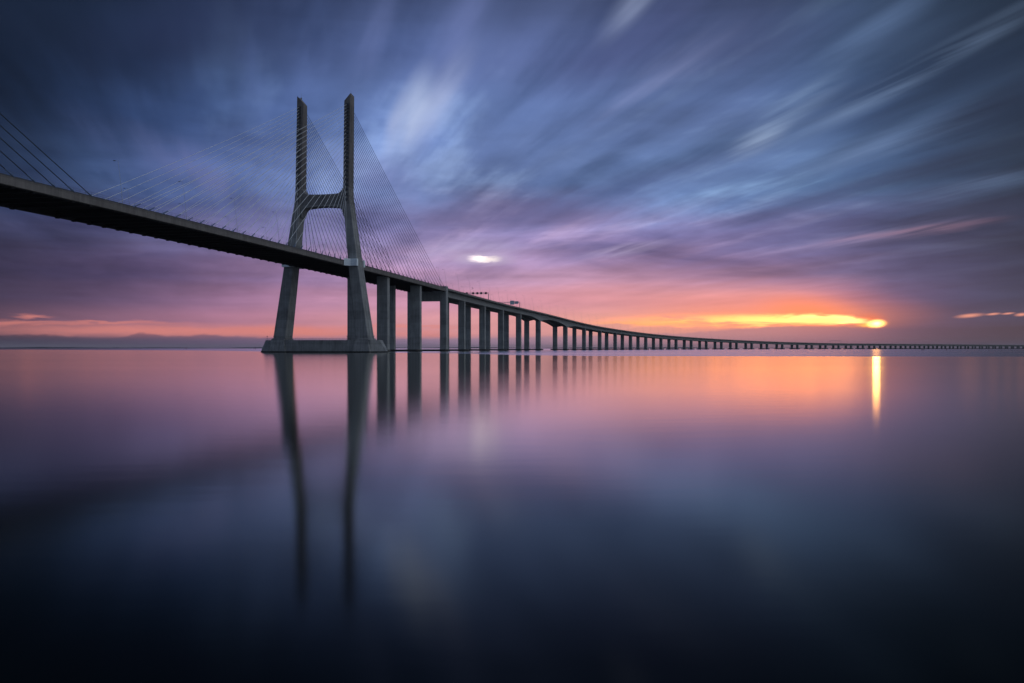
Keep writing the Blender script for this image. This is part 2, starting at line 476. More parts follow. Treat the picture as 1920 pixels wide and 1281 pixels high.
refl = T.ramp(T.math('ABSOLUTE', dotn.outputs['Value']), [(p_, (v_, v_, v_, 1)) for p_, v_ in
              [(0.0, 1.0), (0.05, 0.97), (0.09, 0.80), (0.14, 0.46), (0.2, 0.22), (0.26, 0.085), (0.33, 0.03), (0.6, 0.022), (1.0, 0.02)]], 'B_SPLINE')
mxs = T.node('ShaderNodeMixShader')
T.l.new(refl, mxs.inputs[0])
T.l.new(df.outputs[0], mxs.inputs[1])
T.l.new(gl.outputs[0], mxs.inputs[2])
wo = T.node('ShaderNodeOutputMaterial')
T.l.new(mxs.outputs[0], wo.inputs[0])

# ------------------------------------------------------------------ mesh helpers


class MB:
    def __init__(self):
        self.v = []
        self.f = []

    def face(self, *pts):
        i = len(self.v)
        self.v += [tuple(p) for p in pts]
        self.f.append(tuple(range(i, i + len(pts))))

    def loft(self, rings, cap=True, close=True):
        """rings of points, all with the same count, joined by quads"""
        i0 = len(self.v)
        n = len(rings[0])
        for r in rings:
            self.v += [tuple(p) for p in r]
        for k in range(len(rings) - 1):
            for j in range(n if close else n - 1):
                a = i0 + k * n + j
                b = i0 + k * n + (j + 1) % n
                self.f.append((a, b, b + n, a + n))
        if cap:
            self.f.append(tuple(i0 + j for j in reversed(range(n))))
            self.f.append(tuple(i0 + (len(rings) - 1) * n + j for j in range(n)))

    def box(self, c, size, rz=0.0):
        cx, cy, cz = c
        hx, hy, hz = size[0] / 2, size[1] / 2, size[2] / 2
        cs, sn = math.cos(rz), math.sin(rz)
        def P(x, y, z):
            return (cx + x * cs - y * sn, cy + x * sn + y * cs, cz + z)
        self.loft([[P(-hx, -hy, z), P(hx, -hy, z), P(hx, hy, z), P(-hx, hy, z)] for z in (-hz, hz)])

    def tube(self, pts, rad, sides=6):
        pts = [Vector(p) for p in pts]
        rads = rad if isinstance(rad, (list, tuple)) else [rad] * len(pts)
        rings = []
        for i, p in enumerate(pts):
            d = (pts[min(i + 1, len(pts) - 1)] - pts[max(i - 1, 0)]).normalized()
            up = Vector((0, 0, 1)) if abs(d.z) < 0.95 else Vector((0, 1, 0))
            a = d.cross(up).normalized()
            b = a.cross(d).normalized()
            rings.append([p + (a * math.cos(2 * math.pi * k_ / sides) + b * math.sin(2 * math.pi * k_ / sides)) * rads[i] for k_ in range(sides)])
        self.loft(rings)

    def build(self, name, mat, parent=None, bevel=0.0, smooth=False):
        me = bpy.data.meshes.new(name)
        me.from_pydata(self.v, [], self.f)
        me.validate()
        import bmesh
        bm = bmesh.new()
        bm.from_mesh(me)
        bmesh.ops.recalc_face_normals(bm, faces=bm.faces)
        bm.to_mesh(me)
        bm.free()
        me.materials.append(mat)
        if smooth:
            for p in me.polygons:
                p.use_smooth = True
        o = bpy.data.objects.new(name, me)
        COL.objects.link(o)
        if parent:
            o.parent = parent
        if bevel:
            md = o.modifiers.new('bevel', 'BEVEL')
            md.width = bevel
            md.segments = 1
            md.limit_method = 'ANGLE'
        return o


def empty(name, loc, rz=0.0):
    o = bpy.data.objects.new(name, None)
    COL.objects.link(o)
    o.location = loc
    o.rotation_euler = (0, 0, rz)
    return o


def tag(o, label=None, cat=None, group=None, kind=None):
    if label:
        o['label'] = label
    if cat:
        o['category'] = cat
    if group:
        o['group'] = group
    if kind:
        o['kind'] = kind
    return o


def copy_tree(o, parent=None):
    c = o.copy()
    COL.objects.link(c)
    c.parent = parent
    for ch in list(o.children):
        copy_tree(ch, c)
    return c


ORD = ['first', 'second', 'third', 'fourth', 'fifth', 'sixth', 'seventh', 'eighth', 'ninth', 'tenth', 'eleventh', 'twelfth', 'thirteenth', 'fourteenth',
       'fifteenth', 'sixteenth', 'seventeenth', 'eighteenth', 'nineteenth']
TENS = {2: 'twenty', 3: 'thirty', 4: 'forty', 5: 'fifty', 6: 'sixty'}


def ordinal(n):
    if n < 20:
        return ORD[n - 1]
    t_, u_ = divmod(n, 10)
    return TENS[t_][:-1] + 'ieth' if u_ == 0 else TENS[t_] + '-' + ORD[u_ - 1]


# ------------------------------------------------------------------ the line of the bridge
TX, TY, TH0 = -106.156, 507.93, 11.24       # centre of the tower in view, bearing of the main span
S1, S2, KAPPA = 354.3, 1869.0, 0.0215       # the viaduct bends to the right between these stations
DS = 5.0
S_MIN, S_MAX = -700, 5200
_st, _px, _py, _th = [], [], [], []
n_ = int((S_MAX - S_MIN) / DS) + 1
for i in range(n_):
    s = S_MIN + i * DS
    _st.append(s)
    _th.append(R(TH0 + KAPPA * min(max(s - S1, 0), S2 - S1)))
x = y = 0.0
_px.append(0.0)
_py.append(0.0)
for i in range(1, n_):
    t_ = (_th[i] + _th[i - 1]) / 2
    x += math.sin(t_) * DS
    y += math.cos(t_) * DS
    _px.append(x)
    _py.append(y)
i0 = int(-S_MIN / DS)
ox, oy = TX - _px[i0], TY - _py[i0]


def frame(s):
    f_ = (s - S_MIN) / DS
    i = max(0, min(n_ - 2, int(f_)))
    t = f_ - i
    return (ox + _px[i] * (1 - t) + _px[i + 1] * t, oy + _py[i] * (1 - t) + _py[i + 1] * t, _th[i] * (1 - t) + _th[i + 1] * t)


def at(s, lat, z):
    """a point at station s along the bridge, lat metres to the right of its centre line"""
    fx, fy, t = frame(s)
    return Vector((fx + lat * math.cos(t), fy - lat * math.sin(t), z))


ZK = [(-700, 45.0), (-420, 49.9), (-210, 51.0), (0, 51.0), (205, 49.5), (600, 45.2), (900, 34.7), (1300, 24.9), (2000, 15.8), (2600, 14.9), (4000, 14.8), (5300, 14.8)]


def zt(s):
    """height of the edge of the carriageway"""
    zs = [p[1] for p in ZK]
    ss = [p[0] for p in ZK]
    i = 0
    while i < len(ss) - 2 and s > ss[i + 1]:
        i += 1
    def m(j):
        a, b = max(j - 1, 0), min(j + 1, len(ss) - 1)
        return (zs[b] - zs[a]) / (ss[b] - ss[a])
    h = ss[i + 1] - ss[i]
    t = (s - ss[i]) / h
    return (2 * t**3 - 3 * t**2 + 1) * zs[i] + (t**3 - 2 * t**2 + t) * h * m(i) + (-2 * t**3 + 3 * t**2) * zs[i + 1] + (t**3 - t**2) * h * m(i + 1)


def sweep(mb, s0, s1, step, section):
    """section(s) -> list of (lat, z)"""
    n = max(1, int(round((s1 - s0) / step)))
    rings = []
    for i in range(n + 1):
        s = s0 + (s1 - s0) * i / n
        rings.append([at(s, l, z) for l, z in section(s)])
    mb.loft(rings)


# ------------------------------------------------------------------ water and far shore
mb = MB()
B = 60000
nx = [-B, -2000, 2000, B]
ny = [-3000, 3000, B]
for i in range(3):
    for j in range(2):
        mb.face((nx[i], ny[j], 0), (nx[i + 1], ny[j], 0), (nx[i + 1], ny[j + 1], 0), (nx[i], ny[j + 1], 0))
wobj = mb.build('water', M_WATER)
tag(wobj, 'calm grey blue estuary water reflecting the dawn sky', None, None, 'structure')

random.seed(4)
mb = MB()
pts = []
n = 160
for i in range(n + 1):
    a = R(-50 + 78 * i / n)
    r = 9500 + 500 * math.sin(i * 0.21)
    e = min(1.0, (n - i) / 40)
    hgt = (9 + 5 * math.sin(i * 0.37) * math.sin(i * 0.11) + random.uniform(-1.5, 1.5)) * e + 0.5
    c = Vector((math.sin(a) * r, math.cos(a) * r, 0))
    d = Vector((math.sin(a), math.cos(a), 0))
    pts.append([c - d * 60 + Vector((0, 0, -1)), c + Vector((0, 0, hgt * 0.7)), c + d * 300 + Vector((0, 0, hgt)), c + d * 900 + Vector((0, 0, -1))])
mb.loft(pts)
tag(mb.build('far_shore', M_LAND, smooth=True), 'low far shore along the horizon', None, None, 'structure')

# ------------------------------------------------------------------ the tower
RZ = -R(TH0)     # local x = to the right across the deck, local y = along the bridge


def interp(z, tab):
    if z <= tab[0][0]:
        return tab[0][1]
    for (a, va), (b, vb) in zip(tab, tab[1:]):
        if z <= b:
            return va + (vb - va) * (z - a) / (b - a)
    return tab[-1][1]


T_OUT = [(6, 28.6), (47.6, 22.2), (70, 18.8), (82, 16.9), (86, 16.35), (90, 16.15), (144, 16.1)]
T_IN = [(6, 21.1), (47.7, 16.4), (70, 14.0), (82, 12.9), (90, 12.35), (144, 12.05)]
T_DEP = [(6, 4.9), (48, 4.3), (90, 3.5), (144.4, 2.7)]


def lean(z):
    return max(0, (z - 48)) / 96 * 1.2


def tower_leg(side, root):
    mb = MB()
    rings = []
    zs = [6.6, 20, 34, 48, 60, 70, 78, 82, 84, 86, 88, 90, 100, 115, 130, 138.4]
    for z in zs:
        o_, i_, d_ = interp(z, T_OUT) * side + lean(z), interp(z, T_IN) * side + lean(z), interp(z, T_DEP)
        ch = 0.35
        a, b = min(o_, i_), max(o_, i_)
        ring = [(a + ch, -d_, z), (b - ch, -d_, z), (b, -d_ + ch, z), (b, d_ - ch, z), (b - ch, d_, z), (a + ch, d_, z), (a, d_ - ch, z), (a, -d_ + ch, z)]
        rings.append(ring)
    # slanted head: the outer side is the higher
    z0, z1 = 140.6, 144.4
    o_, i_, d_ = 16.1 * side + lean(144), 12.1 * side + lean(142), 2.7
    a, b = min(o_, i_), max(o_, i_)
    za, zb = (z0, z1) if side > 0 else (z1, z0)
    ch = 0.35
    rings.append([(a + ch, -d_, za), (b - ch, -d_, zb), (b, -d_ + ch, zb), (b, d_ - ch, zb - 0.6), (b - ch, d_, zb - 0.6), (a + ch, d_, za - 0.2), (a, d_ - ch, za - 0.2), (a, -d_ + ch, za)])
    mb.loft(rings)
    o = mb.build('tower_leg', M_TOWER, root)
    # a recessed panel line down the outer face, as ribs
    mb = MB()
    for off in (-0.45, 0.45):
        ps = []
        for z in (8, 48, 70, 86, 90, 130, 138):
            xx = (interp(z, T_OUT) + 0.04) * side + lean(z)
            ps.append((xx, interp(z, T_DEP) * off, z))
        mb.tube(ps, 0.16, 4)
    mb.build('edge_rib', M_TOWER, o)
    return o


def crossbeam(root):
    """waisted beam between the legs with curved top and arched soffit"""
    mb = MB()
    rings = []
    n = 28
    for i in range(n + 1):
        u = -1 + 2 * i / n
        a = abs(u)
        lat = u * 12.9
        top = 88.6 + 4.8 * max(0, (a - 0.62) / 0.38) ** 3 * (1 if a > 0.62 else 0) + 0.5 * a * a
        bot = 81.7 - 1.2 * a * a - 5.0 * (max(0, (a - 0.70) / 0.30) ** 3)
        d = 2.9 + 0.3 * a * a
        sh = lean(86)
        rings.append([(lat + sh, -d, bot), (lat + sh, d, bot), (lat + sh, d, top), (lat + sh, -d, top)])
    mb.loft(rings)
    return mb.build('crossbeam', M_TOWER, root, bevel=0.2)


def footing(root):
    mb = MB()
    zb, ztop = -2.0, 6.9
    base = [(-38.4, 0), (-38.0, -0.6), (-30, -6.8), (30, -6.8), (38.0, -0.6), (38.4, 0), (38.0, 0.6), (30, 6.8), (-30, 6.8), (-38.0, 0.6)]
    topr = [(-33.9, 0), (-33.8, -2.8), (-30, -6.5), (30, -6.5), (33.8, -2.8), (33.9, 0), (33.8, 2.8), (30, 6.5), (-30, 6.5), (-33.8, 2.8)]
    mb.loft([[(a, b, zb) for a, b in base], [(a, b, 0.0) for a, b in base], [(a, b, ztop) for a, b in topr]])
    o = mb.build('footing', M_TOWER, root)
    for side in (-1, 1):
        mb = MB()
        prof = [(-2, 8.1, 5.6), (0.5, 7.9, 5.5), (3.5, 7.4, 4.9), (6.0, 6.9, 4.4), (7.6, 5.9, 4.1), (8.1, 5.2, 3.9)]
        c = 24.9 * side
        rings = []
        for z, d, w in prof:
            rings.append([(c - w, -d, z), (c + w, -d, z), (c + w, d, z), (c - w, d, z)])
        mb.loft(rings)
        mb.build('plinth', M_TOWER, o, bevel=0.5)
    # walkway rail and marker posts along the top
    mb = MB()
    for i in range(33):
        xx = -32 + 2 * i
        mb.tube([(xx, -6.2, 6.85), (xx, -6.2, 7.9)], 0.035, 4)
    for zz_ in (7.4, 7.9):
        mb.tube([(-32, -6.2, zz_), (32, -6.2, zz_)], 0.03, 4)
    for xx in (-33, -29, -18.6, 15, 33, 30.8):
        mb.tube([(xx, -2.5, 6.85), (xx, -2.5, 9.0)], 0.07, 5)
        mb.box((xx, -2.5, 9.1), (0.35, 0.35, 0.4))
    mb.build('handrail', M_STEEL, o)
    return o


def collar(side, root):
    """pale cladding where the deck edge swells round the leg"""
    for sg in (-1, 1):
        mb = MB()
        y0, y1, y2 = 4.35 * sg, 6.6 * sg, 9.2 * sg
        plan = [(15.75, y2), (18.6, y1), (22.2, y1), (22.2, y0), (15.75, y0)]
        plan = [(a * side + 0.05 * side, b) for a, b in plan]
        mb.loft([[(a, b, 48.0) for a, b in plan], [(a, b, 51.9) for a, b in plan]])
        # two cladding joints and the posts of the rail
        for zz_ in (49.3, 50.7):
            pl = [(a + (0.06 * side if a * side > 16 else 0), b + 0.06 * sg * (1 if abs(b) > 5 else 0)) for a, b in plan[:3]]
            for (a, b), (c, d) in zip(pl, pl[1:]):
                mb.tube([(a, b, zz_), (c, d, zz_)], 0.05, 4)
        mb.build('collar', M_COLLAR, root)


CAB_OFF, CAB_SP = 4.33, 8.476


def anchor_z(i):
    """height of the mast anchorage of cable i (0 = innermost)"""
    t = i / 23
    return 85.6 + 52.8 * (t * 1.22 - 0.22 * t * t)


def cables(root, s_base, dirs, mats):
    for d in dirs:
        for side in (1, -1):
            for i in range(24):
                s_loc = d * (CAB_OFF + CAB_SP * i)
                zb = zt(s_base + s_loc)
                z1 = anchor_z(i)
                A = Vector((15.25 * side, s_loc, zb - 0.2))
                xin = (interp(z1, T_IN) + interp(z1, T_OUT)) / 2 * side
                if z1 < 90:
                    xin = 14.3 * side
                Bp = Vector((xin + lean(z1), d * interp(z1, T_DEP) * 1.0, z1))
                ln = (Bp - A).length
                sag = ln * ln * 0.00003
                pts = []
                ns = 10
                for q in range(ns + 1):
                    t = q / ns
                    p = A.lerp(Bp, t)
                    p.z -= 4 * sag * t * (1 - t)
                    pts.append(p)
                mb = MB()
                mb.tube(pts, 0.078 if mats[d] is M_CABLE else 0.13, 6)
                c = mb.build('stay_cable', mats[d], root, smooth=True)
                dr = (pts[1] - pts[0]).normalized()
                mb = MB()
                ls = 2.6 + 1.8 * i / 23
                mb.tube([A - dr * 0.3, A + dr * ls * 0.5, A + dr * ls * 0.52, A + dr * ls], [0.24, 0.24, 0.19, 0.17], 7)
                mb.build('anchor_sleeve', M_SLEEVE, c, smooth=True)
                mb = MB()
                du = (pts[-2] - pts[-1]).normalized()
                mb.box((Bp.x + 0.35 * side, Bp.y + 0.25 * d, Bp.z - 0.25), (1.5, 0.7, 1.15))
                mb.tube([Bp - du * 0.3, Bp + du * 1.2], [0.3, 0.2], 6)
                mb.build('mast_socket', M_STEEL, c)


def make_tower(s_base, dirs, label, mats):
    fx, fy, t = frame(s_base)
    root = empty('bridge_tower', (fx, fy, 0), RZ)
    tag(root, label, 'bridge tower', 'H shaped towers of the cable-stayed span')
    footing(root)
    for side in (1, -1):
        tower_leg(side, root)
        collar(side, root)
    crossbeam(root)
    for side in (1, -1):
        mb = MB()
        mb.tube([(14.9 * side + 1.2, 0.5, 143.3), (14.9 * side + 1.2, 0.5, 146.6)], 0.05, 5)
        mb.box((14.9 * side + 1.2, 0.5, 143.6), (0.7, 0.7, 1.6))
        mb.build('beacon_mast', M_GALV, root)
    cables(root, s_base, dirs, mats)
    return root


make_tower(0.0, (-1, 1), 'tall grey H shaped tower with two fans of white cables on a long footing', {-1: M_CABLE, 1: M_CABLE_SHADED})
make_tower(-420.0, (1,), 'nearer tower outside the left edge, whose dark cables slant in at upper left', {1: M_CABLE_DARK})

# ------------------------------------------------------------------ cable-stayed deck
dk = empty('bridge_deck', at(0, 0, 0), 0)
base_v = dk.location.copy()
tag(dk, 'cable-stayed deck with pale concrete edge beams and a dark ribbed underside', 'bridge deck')


def rel(mb):
    mb.v = [(v[0] - base_v.x, v[1] - base_v.y, v[2] - base_v.z) for v in mb.v]
    return mb


D0, D1 = -560.0, 203.4
for side in (1, -1):
    mb = MB()
    sweep(mb, D0, D1, 10, lambda s: [(15.5 * side, zt(s) - 0.3), (15.5 * side, zt(s) - 2.75), (15.2 * side, zt(s) - 2.9), (14.8 * side, zt(s) - 2.9), (14.8 * side, zt(s) - 0.3)])
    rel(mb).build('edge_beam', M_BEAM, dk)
    mb = MB()
    sweep(mb, D0, D1, 10, lambda s: [(14.797 * side, zt(s) - 0.35), (14.797 * side, zt(s) - 2.94), (13.4 * side, zt(s) - 2.94), (13.2 * side, zt(s) - 0.9), (14.0 * side, zt(s) - 0.35)])
    rel(mb).build('soffit_beam', M_UNDER, dk)  # inner half of the edge beam, its shade painted in
mb = MB()
sweep(mb, D0, D1, 10, lambda s: [(-13.9, zt(s) - 0.52), (13.9, zt(s) - 0.52), (13.25, zt(s) - 0.85), (-13.25, zt(s) - 0.85)])
rel(mb).build('road_slab', M_ASPHALT, dk)
stations = []
for sb in (0.0, -420.0):
    for d in (-1, 1):
        for i in range(24):
            stations.append(sb + d * (CAB_OFF + CAB_SP * i))
stations = sorted(s for s in stations if -330 < s < D1)
for s in stations:
    fx, fy, t = frame(s)
    zz_ = zt(s)
    mb = MB()
    c = at(s, 0, zz_ - 1.85)
    mb.box(c, (26.3, 0.55, 1.9), -t)
    mb.box(at(s, 0, zz_ - 2.87), (26.2, 0.9, 0.12), -t)
    for side in (1, -1):
        mb.box(at(s, 14.3 * side, zz_ - 3.1), (1.0, 1.3, 0.34), -t)
    for off in (-2.1, 2.1, 4.2):
        mb.box(at(s + off, 0, zz_ - 1.55), (26.2, 0.3, 1.36), -t)
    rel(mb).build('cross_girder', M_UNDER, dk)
for side in (1, -1):
    mb = MB()
    # low dark kerb line on top of the edge beam, and the thin rail
    sweep(mb, D0, D1, 10, lambda s: [(15.35 * side, zt(s) - 0.298), (15.35 * side, zt(s) + 0.12), (15.0 * side, zt(s) + 0.12), (15.0 * side, zt(s) - 0.298)])
    rel(mb).build('kerb', M_STEEL, dk)
    mb = MB()
    s = D0 + 2
    while s < D1:
        mb.tube([at(s, 15.2 * side, zt(s) + 0.1), at(s, 15.2 * side, zt(s) + 1.25)], 0.035, 4)
        s += 2.83
    for hh in (0.6, 1.25):
        mb.tube([at(D0 + 10 * q, 15.2 * side, zt(D0 + 10 * q) + hh) for q in range(int((D1 - D0) / 10) + 1)], 0.03, 4)
    rel(mb).build('railing', M_STEEL, dk)

# ------------------------------------------------------------------ piers
P3 = 204.6
st = [P3 + 79.05 * i for i in (1, 2, 3, 4)]
st += [st[-1] + 90.5]
st += [st[-1] + 130.2]
st += [st[-1] + 92.2]
HAUNCH = (st[4], st[5])
while st[-1] < 4700:
    st.append(st[-1] + 78.6)


def depth(s):
    """depth of the box girder below the slab"""
    d = 4.1
    for h in HAUNCH:
        a = abs(s - h)
        lim = 56.0
        if a < lim:
            d += 3.9 * (1 - a / lim) ** 2
    if HAUNCH[0] < s < HAUNCH[1]:
        d -= 0.6 * (1 - abs(s - (HAUNCH[0] + HAUNCH[1]) / 2) / 65.1)
    return d


def pier(s, half, w, dep, top, label, group, cap=True, beam=None, cap_w=None):
    fx, fy, t = frame(s)
    root = empty('bridge_pier', (fx, fy, 0), -t)
    tag(root, label, 'bridge pier', group)
    for side in (1, -1):
        mb = MB()
        ch = 0.22
        a, b = half * side - w / 2, half * side + w / 2
        hd = dep / 2
        tp = top(side) if callable(top) else top
        rings = []
        for z in (-2, tp):
            rings.append([(a + ch, -hd, z), (b - ch, -hd, z), (b, -hd + ch, z), (b, hd - ch, z), (b - ch, hd, z), (a + ch, hd, z), (a, hd - ch, z), (a, -hd + ch, z)])
        mb.loft(rings)
        mb.build('column', M_PIER, root)
    if beam:
        mb = MB()
        mb.box((0, 0, (beam[0] + beam[1]) / 2), (2 * half - w - 0.02, dep - 0.5, beam[1] - beam[0]))
        mb.build('crossbeam', M_PIER, root)
    if cap:
        mb = MB()
        cw = cap_w or half + w / 2 + 2.2
        hd = dep / 2 + 2.2
        pl = [(-cw, -hd + 2), (-cw + 2, -hd), (cw - 2, -hd), (cw, -hd + 2), (cw, hd - 2), (cw - 2, hd), (-cw + 2, hd), (-cw, hd - 2)]
        mb.loft([[(a, b, z) for a, b in pl] for z in (-1.5, 1.5)])
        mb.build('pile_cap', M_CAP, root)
    return root


GA = 'tall piers under the side span of the cable-stayed deck'
pier(72.0, 9.95, 7.3, 4.2, zt(72) - 1.0, 'thick pier of two broad columns directly right of the tower', GA, cap_w=14)
pier(142.6, 9.75, 7.3, 4.2, zt(142.6) - 1.0, 'broad two column pier midway between the tower and the end of the cables', GA, beam=None, cap_w=14)
pier(P3, 13.25, 5.2, 5.6, zt(P3) + 1.3, 'portal pier rising beside the deck where the cables end, with a deep crossbeam', GA, beam=(39.2, 46.3), cap_w=17.5)
GB = 'twin column piers under the viaduct'
for i, s in enumerate(st):
    if i < 4:
        lab = f'slim twin column pier, {ordinal(i + 1)} right of the portal pier at the cables\' end'
    elif i == 4:
        lab = 'pier at the left end of the arched channel span, with the girder deepened over it'
    elif i == 5:
        lab = 'pier at the right end of the arched channel span, with the girder deepened over it'
    else:
        lab = f'slim twin column pier, {ordinal(i - 5)} beyond the right end of the arched channel span'
    z_top = zt(s) - 1.5 - depth(s) + (1.4 if i in (4, 5) else 0.25)
    pier(s, 7.3, 5.7 if i < 6 else 5.3, 4.0 if i < 6 else 3.6, z_top, lab, GB, cap_w=13.2)

# ------------------------------------------------------------------ viaduct deck
vd = empty('viaduct_deck', at(P3, 0, 0), 0)
base_v = vd.location.copy()
tag(vd, 'long grey viaduct deck curving away to the right towards the sun', 'viaduct')
V0, V1 = 205.8, 4780.0
mb = MB()
sweep(mb, V0, V1, 19, lambda s: [(-15.4, zt(s) - 0.85), (15.4, zt(s) - 0.85), (15.4, zt(s) - 1.3), (10.6, zt(s) - 1.55), (-10.6, zt(s) - 1.55), (-15.4, zt(s) - 1.3)])
rel(mb).build('road_slab', M_GIRD, vd)
for side in (1, -1):
    mb = MB()
    ss = []
    s = V0
    while s < V1:
        ss.append(s)
        s += 6.5 if s < 900 else 26
    ss.append(V1)
    rings = []
    for s in ss:
        z0 = zt(s) - 1.545
        d = depth(s)
        rings.append([at(s, l, z) for l, z in [(10.5 * side, z0), (10.2 * side, z0 - d), (4.4 * side, z0 - d), (4.1 * side, z0)]])
    mb.loft(rings)
    rel(mb).build('box_girder', M_GIRD, vd)
    mb = MB()
    sweep(mb, V0, V1, 19, lambda s: [(15.5 * side, zt(s) - 0.95), (15.5 * side, zt(s) - 0.02), (15.2 * side, zt(s) - 0.02), (15.1 * side, zt(s) - 0.848)])
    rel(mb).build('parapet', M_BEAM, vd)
    mb = MB()
    for hh in (0.35,):
        mb.tube([at(V0 + 19 * q, 15.3 * side, zt(V0 + 19 * q) + hh) for q in range(int((V1 - V0) / 19) + 1)], 0.05, 4)
    s = V0 + 1
    while s < 1500:
        mb.tube([at(s, 15.3 * side, zt(s) - 0.05), at(s, 15.3 * side, zt(s) + 0.35)], 0.04, 4)
        s += 3
    rel(mb).build('handrail', M_STEEL, vd)

# ------------------------------------------------------------------ lamp posts


def make_lamp():
    root = empty('lamp_post', (0, 0, 0))
    mb = MB()
    mb.tube([(0, 0, 0), (-0.45, 0, 5), (-1.05, 0, 10), (-1.8, 0, 15.2)], [0.10, 0.07, 0.055, 0.045], 6)
    mb.build('pole', M_GALV, root)
    mb = MB()
    mb.tube([(-1.7, 0, 15.18), (-1.8, 0, 15.2), (-3.0, 0, 15.45)], 0.04, 5)
    mb.build('arm', M_GALV, root)
    for xx in (-3.2,):
        mb = MB()
        mb.loft([[(xx - 0.4, -0.13, 15.35), (xx + 0.4, -0.16, 15.25), (xx + 0.4, 0.16, 15.25), (xx - 0.4, 0.13, 15.35)],
                 [(xx - 0.36, -0.1, 15.5), (xx + 0.36, -0.12, 15.44), (xx + 0.36, 0.12, 15.44), (xx - 0.36, 0.1, 15.5)]])
        hd = mb.build('lamp_head', M_STEEL, root)
        mb = MB()
        mb.box((xx, 0, 15.24), (0.4, 0.18, 0.05))
        mb.build('lens', M_LENS, hd)
    return root


lamp0 = make_lamp()
first = True
rows = [(-165 + 39.4 * k_, 1) for k_ in range(-1, 10)] + [(207 + 39.5 * k_, 1) for k_ in range(0, 44)]
rows = [(s, sd_) for s, sd_ in rows if not (abs(s) < 12)]
far = [(-156 + 39.4 * k_, -1) for k_ in range(0, 9)] + [(222 + 39.5 * k_, -1) for k_ in range(0, 16)]
far = [(s, sd_) for s, sd_ in far if not (abs(s) < 12)]


def lamp_label(s, side, idx):
    rowname = 'near side' if side > 0 else 'far side'
    if s < 0:
        return f'{rowname} lamp post among the cables, {ordinal(idx)} left of the tower'
    if s < 204:
        return f'{rowname} lamp post among the cables, {ordinal(idx)} right of the tower'
    return f'slender {rowname} lamp post on the viaduct, {ordinal(idx)} beyond the portal pier'


for lst in (rows, far):
    left = sorted([q for q in lst if q[0] < 0], reverse=True)
    mid = sorted([q for q in lst if 0 < q[0] < 204])
    rt = sorted([q for q in lst if q[0] >= 204])
    for part in (left, mid, rt):
        for idx, (s, side) in enumerate(part):
            o = lamp0 if first else copy_tree(lamp0)
            first = False
            fx, fy, t = frame(s)
            p = at(s, 14.75 * side, zt(s) - 0.5)
            o.location = p
            o.rotation_euler = (0, 0, -t)
            tag(o, lamp_label(s, side, idx + 1), 'lamp post', 'lamp posts along the bridge')

# ------------------------------------------------------------------ sign gantries


def gantry(s, label, kind, hgt=7.0, lat0=-15.0):
    fx, fy, t = frame(s)
    z0 = zt(s) - 0.84
    root = empty('sign_gantry', (fx, fy, z0), -t)
    tag(root, label, 'sign gantry')
    for lat in (15.0, lat0):
        mb = MB()
        mb.box((lat, 0, hgt / 2), (0.5, 0.6, hgt))
        mb.build('post', M_GALV, root)
    mb = MB()
    for yy in (-0.35, 0.35):
        for zz_ in (hgt - 0.1, hgt + 0.9):
            mb.tube([(lat0 - 0.3, yy, zz_), (15.3, yy, zz_)], 0.12, 5)
    n = int((15 - lat0) / 1.5)
    for i in range(n):
        x0 = lat0 + (15 - lat0) * i / n
        x1 = lat0 + (15 - lat0) * (i + 1) / n
        za, zb_ = (hgt - 0.1, hgt + 0.9) if i % 2 else (hgt + 0.9, hgt - 0.1)
        mb.tube([(x0, -0.35, za), (x1, -0.35, zb_)], 0.07, 4)
        mb.tube([(x0, 0.35, zb_), (x1, 0.35, za)], 0.07, 4)
    mb.build('beam', M_GALV, root)
    if kind == 'signals':
        for lat in (12.6, 8.0, 4.3, 0.2, -6, -10, -13):
            mb = MB()
            mb.box((lat, -0.75, hgt + 0.35), (1.9, 0.5, 1.9))
            mb.box((lat, -0.75, hgt + 1.38), (1.2, 0.3, 0.14))
            mb.build('lane_signal', M_STEEL, root)
    elif kind == 'panels':
        for lat, w, h_ in ((11.5, 4.4, 3.0), (6.6, 4.8, 4.4)):
            mb = MB()
            mb.box((lat, -0.75, hgt + 0.1), (w, 0.2, h_))
            for q in (-0.3, 0, 0.3):
                mb.box((lat, -0.62 - 0.26, hgt + 0.1 + q * h_), (w, 0.06, 0.1))
            mb.build('sign_panel', M_SIGN, root)
    return root


def station_at_px(px, lat=15.5):
    best = None
    s = -200.0
    while s < 4700:
        p = at(s, lat, 0)
        q = 960 + FPX * p.x / p.y
        if best is None or abs(q - px) < best[0]:
            best = (abs(q - px), s)
        s += 1.0
    return best[1]


gantry(station_at_px(917), 'galvanised gantry with dark square lane signals over the viaduct near the portal pier', 'signals', 6.6)
gantry(station_at_px(975.5), 'gantry with two pale sign panels over the viaduct left of the arched channel span', 'panels', 6.2)
gantry(station_at_px(1577), 'bare thin gantry over the low viaduct just left of the sun', 'plain', 7.5)
gantry(station_at_px(1853), 'faint far gantry over the low viaduct near the right edge', 'plain', 7.0)

# ------------------------------------------------------------------ buoys, boat, bird


def place(px, dist):
    return ((px - 960) / FPX * dist, dist, 0)


